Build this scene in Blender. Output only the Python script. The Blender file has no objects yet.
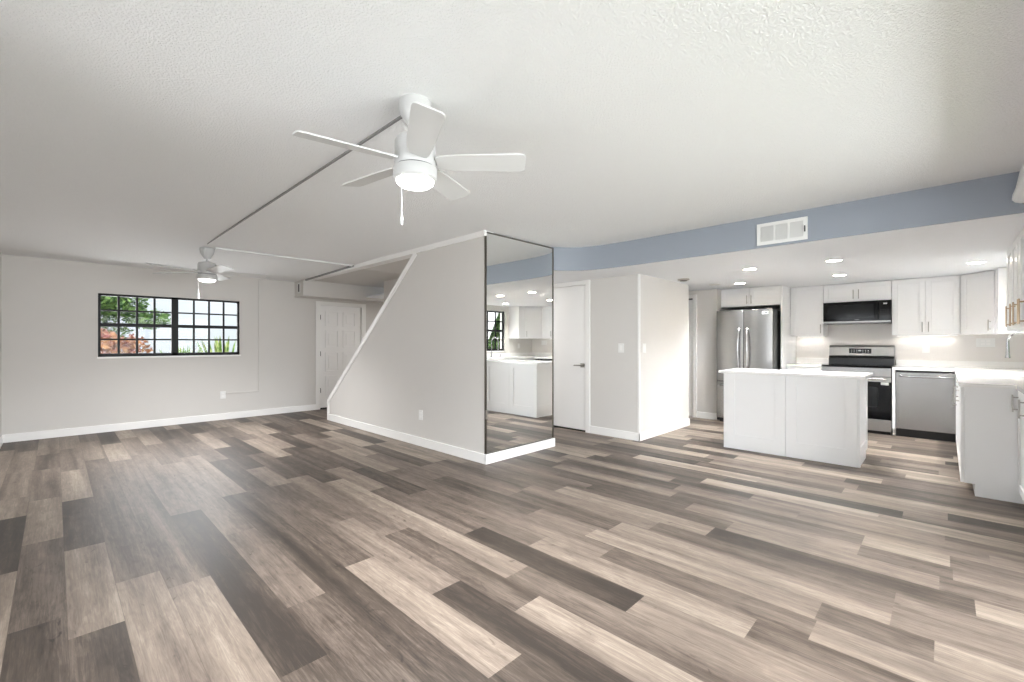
import bpy, bmesh, math, random
from mathutils import Vector, Matrix
random.seed(7)
S = bpy.context.scene
COL = S.collection
PI = math.pi

# ------------------------------------------------------------------ camera, world, lights, exposure
FPX, HOR = 444.84, 343.0
cd = bpy.data.cameras.new('camera'); cam = bpy.data.objects.new('camera', cd); COL.objects.link(cam)
cd.sensor_width = 36.0; cd.lens = FPX / 1024 * 36; cd.clip_start = 0.02; cd.clip_end = 200
cd.shift_y = (HOR - 341.0) / 1024
cam.location = (0, 0, 1.21)
cam.rotation_euler = (PI / 2, 0, -math.atan2(0.71666, 0.69742))
S.camera = cam
S.view_settings.view_transform = 'Standard'; S.view_settings.look = 'None'
S.view_settings.gamma = 1; S.view_settings.use_curve_mapping = False
S.view_settings.exposure = 1.08
S.cycles.max_bounces = 10; S.cycles.diffuse_bounces = 6; S.cycles.glossy_bounces = 5
S.cycles.sample_clamp_indirect = 6.0
S.cycles.use_denoising = True

W = bpy.data.worlds.new('daylight'); S.world = W; W.use_nodes = True
wn = W.node_tree.nodes; wn['Background'].inputs['Color'].default_value = (0.86, 0.93, 1.0, 1)
wn['Background'].inputs['Strength'].default_value = 0.8

def area(name, loc, rot, sx, sy, power, color=(1, 1, 1), spread=PI):
    d = bpy.data.lights.new(name, 'AREA'); d.shape = 'RECTANGLE'; d.size = sx; d.size_y = sy
    d.energy = power; d.color = color; d.spread = spread
    o = bpy.data.objects.new(name, d); COL.objects.link(o); o.location = loc; o.rotation_euler = rot
    return o
# daylight falling in through the sliding glass door behind the camera, the two windows and an added west window
area('slider_daylight', (1.95, -2.6, 1.75), (PI / 2 - 0.22, 0, 0), 5.0, 2.6, 270, (0.92, 0.96, 1.0))
area('west_fill_daylight', (-2.2, 1.3, 2.0), (PI / 2 - 0.3, 0, -PI / 2), 3.0, 2.0, 36, (0.92, 0.96, 1.0))  # added fill lamp outside the invented west window
# sunlit paving outside throws light up through the glass onto the ceilings (west one added)
def bounce(name, loc, d, sx, sy, power):
    o = area(name, loc, (0, 0, 0), sx, sy, power, (1.0, 0.985, 0.96)); o.rotation_euler = Vector(d).to_track_quat('-Z', 'Y').to_euler(); return o
bounce('patio_bounce_south', (1.95, -2.6, .10), (0, .93, .36), 3.6, 1.8, 21)
bounce('west_fill_bounce', (-2.3, 1.4, .10), (.92, 0.1, .38), 1.9, 1.8, 19)  # added upward fill through the invented west window
bounce('garden_bounce_kitchen', (6.8, -1.5, .75), (0, .7, .7), 1.0, .6, 7)
area('north_window_daylight', (1.25, 8.62, 1.5), (PI / 2, 0, PI), 1.7, 0.9, 22, (0.95, 0.975, 1.0))
area('kitchen_window_daylight', (6.8, -1.1, 1.7), (PI / 2 - .5, 0, 0), 1.0, 0.9, 3, (0.94, 0.975, 1.0))
area('stairwell_fill', (3.54, 4.3, 3.5), (0, 0, 0), .6, .8, 7, (0.97, 0.985, 1.0))  # added fill lamp high in the stairwell, no fixture
area('hall_fill', (4.55, 6.6, 1.95), (0, 0, 0), .4, .4, 6, (1, 0.99, 0.98))  # added unseen lamp to brighten the entry door
area('hall_fill_south', (4.5, 4.7, 2.0), (0, 0, 0), .3, .3, 4, (1, 0.99, 0.98))  # added unseen lamp to brighten the closet door
sd = bpy.data.lights.new('sun', 'SUN'); sd.energy = 0.8; sd.angle = 0.02; sd.color = (1, .97, .92)
sun = bpy.data.objects.new('sun', sd); COL.objects.link(sun); sun.rotation_euler = (math.radians(38), 0, math.radians(-20))

# ------------------------------------------------------------------ materials
def srgb(r, g, b):
    f = lambda c: (c / 255) / 12.92 if c / 255 <= 0.04045 else ((c / 255 + 0.055) / 1.055) ** 2.4
    return (f(r), f(g), f(b), 1)
def new_mat(name):
    m = bpy.data.materials.new(name); m.use_nodes = True
    return m, m.node_tree.nodes, m.node_tree.links, m.node_tree.nodes['Principled BSDF']
def mat(name, col, rough=0.5, metal=0.0, bump=0.0, bscale=200, var=0.0, vscale=3.0, spec=0.5, emit=None, estr=0, stretch=None, coat=0):
    m, n, l, p = new_mat(name)
    p.inputs['Base Color'].default_value = col; p.inputs['Roughness'].default_value = rough
    p.inputs['Metallic'].default_value = metal; p.inputs['Specular IOR Level'].default_value = spec
    p.inputs['Coat Weight'].default_value = coat
    tc = n.new('ShaderNodeTexCoord'); mp = n.new('ShaderNodeMapping'); l.new(tc.outputs['Object'], mp.inputs['Vector'])
    if stretch: mp.inputs['Scale'].default_value = stretch
    if var:
        t = n.new('ShaderNodeTexNoise'); t.inputs['Scale'].default_value = vscale; t.inputs['Detail'].default_value = 4
        l.new(mp.outputs['Vector'], t.inputs['Vector'])
        mx = n.new('ShaderNodeMix'); mx.data_type = 'RGBA'; l.new(t.outputs['Fac'], mx.inputs['Factor'])
        mx.inputs['A'].default_value = tuple(c * (1 - var) for c in col[:3]) + (1,)
        mx.inputs['B'].default_value = tuple(min(1, c * (1 + var)) for c in col[:3]) + (1,)
        l.new(mx.outputs['Result'], p.inputs['Base Color'])
    if bump:
        t2 = n.new('ShaderNodeTexNoise'); t2.inputs['Scale'].default_value = bscale; t2.inputs['Detail'].default_value = 3
        l.new(mp.outputs['Vector'], t2.inputs['Vector'])
        b = n.new('ShaderNodeBump'); b.inputs['Strength'].default_value = bump; b.inputs['Distance'].default_value = 0.004
        l.new(t2.outputs['Fac'], b.inputs['Height']); l.new(b.outputs['Normal'], p.inputs['Normal'])
    if emit:
        p.inputs['Emission Color'].default_value = emit; p.inputs['Emission Strength'].default_value = estr
    return m

M = {}
M['wall'] = mat('warm_grey_wall_paint', srgb(219, 216, 212), 0.6, bump=0.06, bscale=130, var=0.012, vscale=6, spec=0.3)
M['blue'] = mat('blue_grey_wall_paint', srgb(157, 164, 174), 0.6, bump=0.06, bscale=130, var=0.012, vscale=6, spec=0.3)
M['trim'] = mat('white_semi_gloss_trim', srgb(248, 247, 245), 0.35, var=0.008)
M['kceil'] = mat('smooth_white_ceiling', srgb(244, 246, 249), 0.7, bump=0.03, bscale=90, spec=0.2)
M['cab'] = mat('white_cabinet_paint', srgb(240, 240, 240), 0.32, var=0.006)
M['door'] = mat('white_door_paint', srgb(250, 249, 248), 0.38, var=0.008)
M['quartz'] = mat('white_quartz', srgb(243, 242, 240), 0.14, var=0.015, vscale=9)
M['splash'] = mat('pale_backsplash', srgb(226, 222, 218), 0.35, var=0.01, bump=0.03, bscale=60)
M['steel'] = mat('brushed_stainless', srgb(164, 163, 162), 0.27, 1.0, bump=0.02, bscale=60, var=0.04, vscale=14, stretch=(1, 1, 30))
M['steelh'] = mat('brushed_stainless_horizontal', srgb(166, 166, 165), 0.3, 1.0, bump=0.02, bscale=60, var=0.04, vscale=14, stretch=(30, 1, 30))
M['nickel'] = mat('satin_nickel', srgb(176, 173, 168), 0.3, 1.0, var=0.02)
M['bronze'] = mat('warm_nickel', srgb(178, 156, 132), 0.28, 1.0, var=0.02)
M['chrome'] = mat('polished_chrome', srgb(214, 214, 216), 0.12, 1.0, var=0.01)
M['black'] = mat('black_enamel', srgb(22, 22, 23), 0.3, var=0.05)
M['blackglass'] = mat('black_glass', srgb(9, 9, 10), 0.08, var=0.05, spec=0.22)
M['darkgrey'] = mat('dark_grey_plastic', srgb(62, 62, 63), 0.45, var=0.03)
M['ovenglass'] = mat('oven_window_glass', srgb(20, 21, 22), 0.1, var=0.05, spec=0.25)
M['frame'] = mat('dark_bronze_aluminium', srgb(24, 23, 24), 0.5, 0.0, var=0.04, spec=0.3)
M['mirrorframe'] = mat('mirror_edge_metal', srgb(108, 104, 97), 0.3, 0.9, var=0.04)
M['white'] = mat('white_plastic', srgb(240, 240, 238), 0.4, var=0.008)
M['fanw'] = mat('white_fan_enamel', srgb(200, 200, 199), 0.35, var=0.01)
M['blade'] = mat('white_fan_blade', srgb(212, 212, 211), 0.4, var=0.02, vscale=8)
M['lens'] = mat('lit_fan_lens', srgb(255, 252, 246), 0.4, emit=(1, 0.97, 0.92, 1), estr=3.2, var=0.004)
M['led'] = mat('lit_led_lens', srgb(255, 252, 246), 0.4, emit=(1, 0.96, 0.9, 1), estr=12, var=0.004)
M['bar'] = mat('under_cabinet_lens', srgb(255, 252, 246), 0.4, emit=(1, 0.97, 0.92, 1), estr=1.6, var=0.004)
M['sticker'] = mat('white_paper_sticker', srgb(236, 236, 234), 0.6, var=0.02)
M['raceway'] = mat('painted_raceway', srgb(226, 226, 224), 0.45, var=0.02)
M['raceway_shade'] = mat('raceway_shade_grey', srgb(138, 138, 138), 0.5, var=0.03)  # shadow on the raceway underside put into its grey colour
M['sink'] = mat('white_sink_enamel', srgb(244, 244, 243), 0.15, var=0.006)
M['siding'] = mat('white_neighbour_siding', srgb(228, 232, 242), 0.8, bump=0.2, bscale=14, var=0.03)
M['ground'] = mat('garden_ground', srgb(120, 128, 92), 0.9, bump=0.4, bscale=30, var=0.25, vscale=5)
M['bark'] = mat('bark', srgb(104, 88, 70), 0.9, bump=0.6, bscale=40, var=0.2, vscale=12)
M['step'] = mat('stair_tread_wood', srgb(150, 132, 114), 0.45, var=0.1, vscale=8)
M['dark'] = mat('dark_gap', srgb(24, 24, 24), 0.7, var=0.05)
M['brushgrey'] = mat('grey_hood_underside', srgb(120, 120, 120), 0.4, 0.8, var=0.03)

def leaf_mat(name, a, b):
    m, n, l, p = new_mat(name)
    oi = n.new('ShaderNodeTexCoord'); t = n.new('ShaderNodeTexNoise'); t.inputs['Scale'].default_value = 9
    l.new(oi.outputs['Object'], t.inputs['Vector'])
    r = n.new('ShaderNodeValToRGB'); r.color_ramp.elements[0].position = 0.38; r.color_ramp.elements[1].position = 0.62
    r.color_ramp.elements[0].color = a; r.color_ramp.elements[1].color = b
    l.new(t.outputs['Fac'], r.inputs['Fac']); l.new(r.outputs['Color'], p.inputs['Base Color']); p.inputs['Roughness'].default_value = 0.5
    p.inputs['Transmission Weight'].default_value = 0.0
    return m
M['leafg'] = leaf_mat('green_leaves', srgb(50, 88, 44), srgb(138, 172, 96))
M['leafr'] = leaf_mat('orange_red_leaves', srgb(140, 62, 52), srgb(206, 150, 96))
M['leafp'] = leaf_mat('pale_green_leaves', srgb(110, 150, 70), srgb(196, 206, 130))

def glass_mat():
    m, n, l, p = new_mat('window_glass'); n.remove(p)
    o = n['Material Output']; t = n.new('ShaderNodeBsdfTransparent'); g = n.new('ShaderNodeBsdfGlossy'); g.inputs['Roughness'].default_value = 0.02
    fr = n.new('ShaderNodeLayerWeight'); fr.inputs['Blend'].default_value = 0.15
    mx = n.new('ShaderNodeMixShader'); l.new(fr.outputs['Fresnel'], mx.inputs['Fac']); l.new(t.outputs[0], mx.inputs[1]); l.new(g.outputs[0], mx.inputs[2])
    l.new(mx.outputs[0], o.inputs['Surface'])
    return m
M['glass'] = glass_mat()
def mirror_mat():
    m, n, l, p = new_mat('mirror_glass')
    tc = n.new('ShaderNodeTexCoord'); t = n.new('ShaderNodeTexNoise'); t.inputs['Scale'].default_value = 1.5; l.new(tc.outputs['Object'], t.inputs['Vector'])
    mx = n.new('ShaderNodeMix'); mx.data_type = 'RGBA'; l.new(t.outputs['Fac'], mx.inputs['Factor'])
    mx.inputs['A'].default_value = (0.83, 0.835, 0.82, 1); mx.inputs['B'].default_value = (0.85, 0.855, 0.845, 1)
    l.new(mx.outputs['Result'], p.inputs['Base Color']); p.inputs['Metallic'].default_value = 1; p.inputs['Roughness'].default_value = 0.01
    return m
M['mirror'] = mirror_mat()
def popcorn_mat():
    m, n, l, p = new_mat('textured_white_ceiling')
    p.inputs['Base Color'].default_value = srgb(249, 249, 249); p.inputs['Roughness'].default_value = 0.85; p.inputs['Specular IOR Level'].default_value = 0.2
    tc = n.new('ShaderNodeTexCoord')
    a = n.new('ShaderNodeTexNoise'); a.inputs['Scale'].default_value = 105; a.inputs['Detail'].default_value = 4; a.inputs['Roughness'].default_value = 0.6
    l.new(tc.outputs['Object'], a.inputs['Vector'])
    rp = n.new('ShaderNodeValToRGB'); rp.color_ramp.elements[0].position = 0.42; rp.color_ramp.elements[1].position = 0.64
    l.new(a.outputs['Fac'], rp.inputs['Fac'])
    b = n.new('ShaderNodeBump'); b.inputs['Strength'].default_value = 0.58; b.inputs['Distance'].default_value = 0.010
    l.new(rp.outputs['Color'], b.inputs['Height']); l.new(b.outputs['Normal'], p.inputs['Normal'])
    return m
M['popcorn'] = popcorn_mat()

def floor_mat():
    m, n, l, p = new_mat('wood_look_vinyl_planks')
    at = n.new('ShaderNodeAttribute'); at.attribute_name = 'plank'          # r = tone, g, b = random
    uv = n.new('ShaderNodeUVMap'); uv.uv_map = 'plank_uv'
    sep = n.new('ShaderNodeSeparateColor'); l.new(at.outputs['Color'], sep.inputs['Color'])
    su = n.new('ShaderNodeSeparateXYZ'); l.new(uv.outputs['UV'], su.inputs['Vector'])
    def mth(op, a, b=None, c=None):
        x = n.new('ShaderNodeMath'); x.operation = op
        for i, v in enumerate((a, b, c)):
            if v is None: continue
            if isinstance(v, (int, float)): x.inputs[i].default_value = v
            else: l.new(v, x.inputs[i])
        return x.outputs[0]
    def vec(x, y, z):
        c = n.new('ShaderNodeCombineXYZ')
        for i, v in enumerate((x, y, z)):
            if isinstance(v, (int, float)): c.inputs[i].default_value = v
            else: l.new(v, c.inputs[i])
        return c.outputs[0]
    U, V = su.outputs['X'], su.outputs['Y']
    rnd = mth('MULTIPLY', sep.outputs['Green'], 37.0)
    rnd2 = mth('MULTIPLY', sep.outputs['Blue'], 53.0)
    def noise(sx, sy, det, ro=0.55, dist=0.0):
        t = n.new('ShaderNodeTexNoise'); t.inputs['Scale'].default_value = 1; t.inputs['Detail'].default_value = det; t.inputs['Roughness'].default_value = ro
        t.inputs['Distortion'].default_value = dist
        l.new(vec(mth('ADD', mth('MULTIPLY', U, sx), rnd), mth('ADD', mth('MULTIPLY', V, sy), rnd2), rnd), t.inputs['Vector']); return t.outputs['Fac']
    broad = noise(10, 0.5, 2, 0.5, 0.5)      # long tonal bands along a plank
    fine = noise(110, 5.0, 6, 0.7, 0.9)      # grain
    blotch = noise(16, 4.5, 5, 0.62, 1.4)      # cloudy wear
    knot = noise(14, 5.5, 2, 0.5, 2.2)
    tone = mth('ADD', sep.outputs['Red'], mth('MULTIPLY', mth('SUBTRACT', broad, 0.5), 0.85))
    tone = mth('ADD', tone, mth('MULTIPLY', mth('SUBTRACT', fine, 0.5), 0.85))
    tone = mth('ADD', tone, mth('MULTIPLY', mth('SUBTRACT', blotch, 0.5), 0.42))
    kn = mth('MULTIPLY', mth('MAXIMUM', mth('SUBTRACT', knot, 0.68), 0.0), 2.4)
    tone = mth('SUBTRACT', mth('ADD', mth('MULTIPLY', mth('SUBTRACT', tone, 0.5), 1.12), 0.465), kn)
    r = n.new('ShaderNodeValToRGB'); e = r.color_ramp.elements
    e[0].position = 0.0; e[0].color = srgb(52, 45, 40); e[1].position = 1.0; e[1].color = srgb(160, 147, 133)
    for ps, c in ((0.25, srgb(77, 67, 59)), (0.5, srgb(107, 95, 86)), (0.75, srgb(132, 119, 107))):
        x = e.new(ps); x.color = c
    l.new(tone, r.inputs['Fac'])
    # thin dark bevel line at plank edges (real groove)
    eu = mth('MINIMUM', U, mth('SUBTRACT', 0.1755, U))
    edge = mth('LESS_THAN', eu, 0.0011)
    mx = n.new('ShaderNodeMix'); mx.data_type = 'RGBA'; l.new(mth('MULTIPLY', edge, 0.45), mx.inputs['Factor'])
    l.new(r.outputs['Color'], mx.inputs['A']); mx.inputs['B'].default_value = srgb(70, 60, 52)
    l.new(mx.outputs['Result'], p.inputs['Base Color'])
    p.inputs['Specular IOR Level'].default_value = 0.36
    rr = mth('ADD', 0.36, mth('MULTIPLY', fine, 0.18)); l.new(rr, p.inputs['Roughness'])
    b = n.new('ShaderNodeBump'); b.inputs['Strength'].default_value = 0.12; b.inputs['Distance'].default_value = 0.002
    l.new(fine, b.inputs['Height']); l.new(b.outputs['Normal'], p.inputs['Normal'])
    return m
M['floor'] = floor_mat()

# ------------------------------------------------------------------ builders
X, Y, Z = Vector((1, 0, 0)), Vector((0, 1, 0)), Vector((0, 0, 1))
def wloc(o):
    v = Vector((0, 0, 0))
    while o is not None: v += Vector(o.location); o = o.parent
    return v
class MB:
    def __init__(s): s.bm = bmesh.new()
    def obox(s, o, U, N, a0, a1, b0, b1, c0, c1):
        o = Vector(o); vs = []
        for a in (a0, a1):
            for b in (b0, b1):
                for c in (c0, c1): vs.append(s.bm.verts.new(o + U * a + N * b + Z * c))
        for q in ((0, 1, 3, 2), (4, 6, 7, 5), (0, 4, 5, 1), (2, 3, 7, 6), (0, 2, 6, 4), (1, 5, 7, 3)):
            s.bm.faces.new([vs[i] for i in q])
        return s
    def box(s, x0, x1, y0, y1, z0, z1): return s.obox((0, 0, 0), X, Y, x0, x1, y0, y1, z0, z1)
    def tube(s, pts, r, n=12, cap=True):
        pts = [Vector(p) for p in pts]; rs = r if isinstance(r, (list, tuple)) else [r] * len(pts); rings = []
        pa = None
        for i, p in enumerate(pts):
            d = (pts[min(i + 1, len(pts) - 1)] - pts[max(i - 1, 0)]).normalized()
            if pa is None: pa = d.orthogonal().normalized()
            pa = (pa - d * pa.dot(d)).normalized(); pb = d.cross(pa)
            rings.append([s.bm.verts.new(p + (pa * math.cos(2 * PI * k / n) + pb * math.sin(2 * PI * k / n)) * rs[i]) for k in range(n)])
        for a, b in zip(rings, rings[1:]):
            for k in range(n): s.bm.faces.new((a[k], a[(k + 1) % n], b[(k + 1) % n], b[k]))
        if cap: s.bm.faces.new(rings[0][::-1]); s.bm.faces.new(rings[-1])
        return s
    def lathe(s, c, prof, n=32, axis=Z):
        c = Vector(c); a = axis.orthogonal().normalized(); b = axis.cross(a); rings = []
        for r, h in prof:
            if r < 1e-6: rings.append([s.bm.verts.new(c + axis * h)])
            else: rings.append([s.bm.verts.new(c + axis * h + (a * math.cos(2 * PI * k / n) + b * math.sin(2 * PI * k / n)) * r) for k in range(n)])
        for p, q in zip(rings, rings[1:]):
            for k in range(n):
                k2 = (k + 1) % n
                if len(p) == 1 and len(q) == 1: continue
                if len(p) == 1: s.bm.faces.new((p[0], q[k2], q[k]))
                elif len(q) == 1: s.bm.faces.new((p[k], p[k2], q[0]))
                else: s.bm.faces.new((p[k], p[k2], q[k2], q[k]))
        if len(rings[0]) > 1: s.bm.faces.new(rings[0][::-1])
        if len(rings[-1]) > 1: s.bm.faces.new(rings[-1])
        return s
    def prism(s, poly, ax, t0, t1):
        """poly: list of 3D points in a plane; extruded along ax from t0 to t1"""
        a = [s.bm.verts.new(Vector(p) + ax * t0) for p in poly]; b = [s.bm.verts.new(Vector(p) + ax * t1) for p in poly]
        s.bm.faces.new(a[::-1]); s.bm.faces.new(b); n = len(poly)
        for i in range(n): s.bm.faces.new((a[i], a[(i + 1) % n], b[(i + 1) % n], b[i]))
        return s
    def shaker(s, o, U, N, w, h, t=0.019, rail=0.057, rec=0.010):
        s.obox(o, U, N, 0, rail, 0, t, 0, h); s.obox(o, U, N, w - rail, w, 0, t, 0, h)
        s.obox(o, U, N, rail, w - rail, 0, t, 0, rail); s.obox(o, U, N, rail, w - rail, 0, t, h - rail, h)
        s.obox(o, U, N, rail, w - rail, 0, t - rec, rail, h - rail)
        return s
    def build(s, name, m, parent=None, bevel=0.0, smooth=False, label=None, kind=None):
        bmesh.ops.recalc_face_normals(s.bm, faces=s.bm.faces)
        off = wloc(parent)
        if off.length > 0: bmesh.ops.translate(s.bm, verts=s.bm.verts, vec=-off)
        me = bpy.data.meshes.new(name); s.bm.to_mesh(me); s.bm.free()
        me.materials.append(m if not isinstance(m, str) else M[m])
        if smooth:
            for p in me.polygons: p.use_smooth = True
            try: me.set_sharp_from_angle(angle=math.radians(35))
            except Exception: pass
        o = bpy.data.objects.new(name, me); COL.objects.link(o)
        if parent: o.parent = parent
        if bevel:
            b = o.modifiers.new('bevel', 'BEVEL'); b.width = bevel; b.segments = 2; b.limit_method = 'ANGLE'; b.angle_limit = math.radians(40)
        if label: o['label'] = label
        if kind: o['kind'] = kind
        return o
def thing(name, loc, label, cat, group=None, kind=None):
    o = bpy.data.objects.new(name, None); COL.objects.link(o); o.location = loc; o.empty_display_size = 0.05
    tag(o, label, cat, group, kind); return o
def tag(o, label, cat, group=None, kind=None):
    o['label'] = label; o['category'] = cat
    if group: o['group'] = group
    if kind: o['kind'] = kind
    return o
def struct(name, mb, m, parent=None, bevel=0, smooth=False):
    return mb.build(name, m, parent, bevel=bevel, smooth=smooth, kind='structure' if parent is None else None)
def root_struct(name, loc, label=None):
    o = bpy.data.objects.new(name, None); COL.objects.link(o); o.location = loc; o.empty_display_size = 0.05; o['kind'] = 'structure'
    if label: o['label'] = label
    return o
def dup(root, loc, label=None):
    r = root.copy(); COL.objects.link(r); r.location = loc
    if label: r['label'] = label
    def rec(src, dst):
        for ch in list(src.children):
            c = ch.copy(); COL.objects.link(c); c.parent = dst; rec(ch, c)
    rec(root, r); return r

CEIL, KC = 2.335, 2.062          # living ceiling, kitchen ceiling
NW, WW, SW, EW = 8.17, -0.45, -0.76, 8.25

# ------------------------------------------------------------------ floor (planks inside one mesh)
PW = 0.1755; PX0 = 0.0375
# plank joints and tones as laid in the room: row -> (from, to, tone)
OVR = {
    -2: [(-1.2, 3.53, 0.7), (3.53, 4.62, 0.18), (4.62, 5.19, 0.66), (5.19, 6.22, 0.6), (6.22, 7.35, 0.68), (7.35, 8.3, 0.4)],
    -1: [(-1.2, 2.79, 0.36), (2.79, 3.94, 0.44), (3.94, 5.0, 0.7), (5.0, 6.17, 0.56), (6.17, 6.98, 0.45), (6.98, 8.18, 0.6)],
    0: [(-1.2, 2.56, 0.22), (2.56, 3.66, 0.66), (3.66, 4.81, 0.28), (4.81, 5.94, 0.72), (5.94, 7.17, 0.52), (7.17, 8.3, 0.6)],
    1: [(-1.2, 2.99, 0.7), (2.99, 6.32, 0.4), (6.32, 7.52, 0.62)],
    2: [(-1.2, 2.74, 0.68), (2.74, 6.09, 0.43), (6.09, 7.17, 0.76), (7.17, 8.3, 0.2)],
    3: [(-1.2, 1.72, 0.36), (1.72, 3.88, 0.17), (3.88, 6.25, 0.5), (6.25, 7.45, 0.5)],
    4: [(-1.2, 2.15, 0.32), (2.15, 3.24, 0.52), (3.24, 5.57, 0.6), (5.57, 6.77, 0.5)],
    5: [(-1.2, 4.07, 0.3), (4.07, 5.77, 0.62), (5.77, 6.97, 0.4)],
    6: [(-1.2, 1.18, 0.24), (1.18, 2.32, 0.74), (2.32, 4.1, 0.42), (4.1, 5.36, 0.28), (5.36, 6.56, 0.5)],
    7: [(-1.2, 1.77, 0.16), (1.77, 2.94, 0.6), (2.94, 4.06, 0.46), (4.06, 4.78, 0.62), (4.78, 5.98, 0.3)],
    8: [(-1.2, 1.39, 0.66), (1.39, 2.52, 0.38), (2.52, 4.19, 0.6), (4.19, 5.39, 0.34)],
    9: [(-1.2, 1.62, 0.46), (1.62, 3.85, 0.7), (3.85, 5.05, 0.3)],
    10: [(-1.2, 1.03, 0.56), (1.03, 2.18, 0.18), (2.18, 3.37, 0.4), (3.37, 4.23, 0.66), (4.23, 5.43, 0.3)],
    11: [(-1.2, 0.59, 0.46), (0.59, 1.78, 0.66), (1.78, 3.06, 0.42), (3.06, 4.05, 0.28), (4.05, 5.25, 0.4)],
    12: [(-1.2, 0.4, 0.62), (0.4, 1.4, 0.42), (1.4, 2.56, 0.52), (2.56, 3.76, 0.42)],
    13: [(-1.2, 0.03, 0.68), (0.03, 0.41, 0.42), (0.41, 1.62, 0.72), (1.62, 2.11, 0.54), (2.11, 3.25, 0.32), (3.25, 4.45, 0.5)],
    14: [(-1.2, 0.17, 0.58), (0.17, 1.56, 0.66), (1.56, 2.48, 0.42), (2.48, 3.68, 0.6)],
    15: [(-1.2, 0.17, 0.64), (0.17, 1.38, 0.44), (1.38, 2.51, 0.56), (2.51, 3.71, 0.4)],
    16: [(-1.2, -0.1, 0.72), (-0.1, 1.08, 0.24), (1.08, 2.29, 0.74), (2.29, 3.49, 0.5)],
    17: [(-1.2, 0.02, 0.5), (0.02, 1.02, 0.62), (1.02, 2.15, 0.42), (2.15, 3.35, 0.56)],
    18: [(-1.2, -0.03, 0.64), (-0.03, 0.36, 0.4), (0.36, 1.36, 0.72), (1.36, 2.56, 0.36)],
    19: [(-1.2, -0.02, 0.44), (-0.02, 0.36, 0.74), (0.36, 1.55, 0.34), (1.55, 2.75, 0.62)],
    20: [(-1.2, -0.18, 0.66), (-0.18, 0.74, 0.52), (0.74, 1.61, 0.66), (1.61, 2.81, 0.3)],
    21: [(-1.2, -0.0, 0.5), (-0.0, 1.09, 0.62), (1.09, 1.73, 0.28), (1.73, 2.93, 0.62)],
}
def make_floor():
    me = bpy.data.meshes.new('floor'); verts = []; faces = []; uvs = []; cols = []
    rng = random.Random(11)
    k0 = int(math.floor((WW - PX0) / PW)) - 1; k1 = int(math.ceil((EW - PX0) / PW))
    y0, y1 = SW - 0.2, NW + 0.1
    def quad(xa, ya, yb, tone, r1, r2):
        i = len(verts); xb = xa + PW
        verts.extend([(xa, ya, 0), (xb, ya, 0), (xb, yb, 0), (xa, yb, 0)]); faces.append((i, i + 1, i + 2, i + 3))
        uvs.extend([(0, ya), (PW, ya), (PW, yb), (0, yb)]); cols.extend([(tone, r1, r2, 1)] * 4)
    tones = [0.20, 0.30, 0.38, 0.46, 0.54, 0.62, 0.70, 0.78, 0.82]
    for k in range(k0, k1 + 1):
        xa = PX0 + k * PW
        spans = sorted(OVR.get(k, []))
        segs = []; y = y0 - rng.uniform(0, 1.2); last = None
        def fill(a, b):
            nonlocal last
            while a < b - 1e-4:
                e = min(b, a + 1.19)
                if b - e < 0.3: e = b if b - a < 1.5 else a + (b - a) / 2
                t = rng.choice(tones)
                while last is not None and abs(t - last) < 0.1: t = rng.choice(tones)
                last = t; segs.append((a, e, t)); a = e
        for (a, b, t) in spans:
            if a > y: fill(y, a)
            segs.append((max(a, y), b, t)); last = t; y = max(y, b)
        fill(y, y1)
        for a, b, t in segs:
            a = max(a, y0); b = min(b, y1)
            if b <= a: continue
            quad(xa, a, b, t, rng.random(), rng.random())
    me.from_pydata(verts, [], faces); me.update()
    me.color_attributes.new('plank', 'FLOAT_COLOR', 'CORNER'); me.uv_layers.new(name='plank_uv')
    me.uv_layers['plank_uv'].data.foreach_set('uv', [c for u in uvs for c in u])
    me.color_attributes['plank'].data.foreach_set('color', [c for q in cols for c in q])
    me.materials.append(M['floor'])
    o = bpy.data.objects.new('floor', me); COL.objects.link(o); o['kind'] = 'structure'
make_floor()

# ------------------------------------------------------------------ room shell
T = 0.16
def wall_y(name, y0, y1, x0, x1, z1, holes, m='wall'):
    mb = MB(); xs = x0
    for hx0, hx1, hz0, hz1 in sorted(holes):
        if hx0 > xs: mb.box(xs, hx0, y0, y1, 0, z1)
        if hz0 > 0: mb.box(hx0, hx1, y0, y1, 0, hz0)
        if hz1 < z1: mb.box(hx0, hx1, y0, y1, hz1, z1)
        xs = hx1
    if xs < x1: mb.box(xs, x1, y0, y1, 0, z1)
    return struct(name, mb, m)
WN = (0.404, 2.087, 1.02, 1.885)            # north window opening
WSK = (6.30, 7.30, 1.03, 1.94)              # kitchen window opening
SLD = (0.35, 3.55, 0.02, 2.03)              # sliding door opening
DN = (3.36, 4.19, 0.0, 1.915)
wall_y('wall_north', NW, NW + T, WW - T, 5.2, 2.6, [WN, DN])
wall_y('wall_south', SW - T, SW, WW - T, EW + T, 2.6, [SLD, WSK])
WWI = (0.45, 2.35, 0.35, 2.03)              # unseen west window opening, added beside the camera to let in daylight
mb = MB().box(WW - T, WW, SW - T, WWI[0], 0, 2.6).box(WW - T, WW, WWI[1], NW + T, 0, 2.6).box(WW - T, WW, WWI[0], WWI[1], 0, WWI[2]).box(WW - T, WW, WWI[0], WWI[1], WWI[3], 2.6)
struct('wall_west', mb, 'wall')
struct('wall_east', MB().box(EW, EW + T, SW - T, 2.6, 0, 2.6), 'wall')
# stair wall (sloped), 12 cm thick, on x = 3.0
SX0, SX1 = 3.0, 3.12
poly = [(0, 3.30, 0), (0, 6.96, 0), (0, 6.96, 0.30), (0, 4.53, 2.30), (0, 3.30, 2.30)]
struct('wall_stair', MB().prism(poly, X, SX0, SX1), 'wall')
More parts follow.
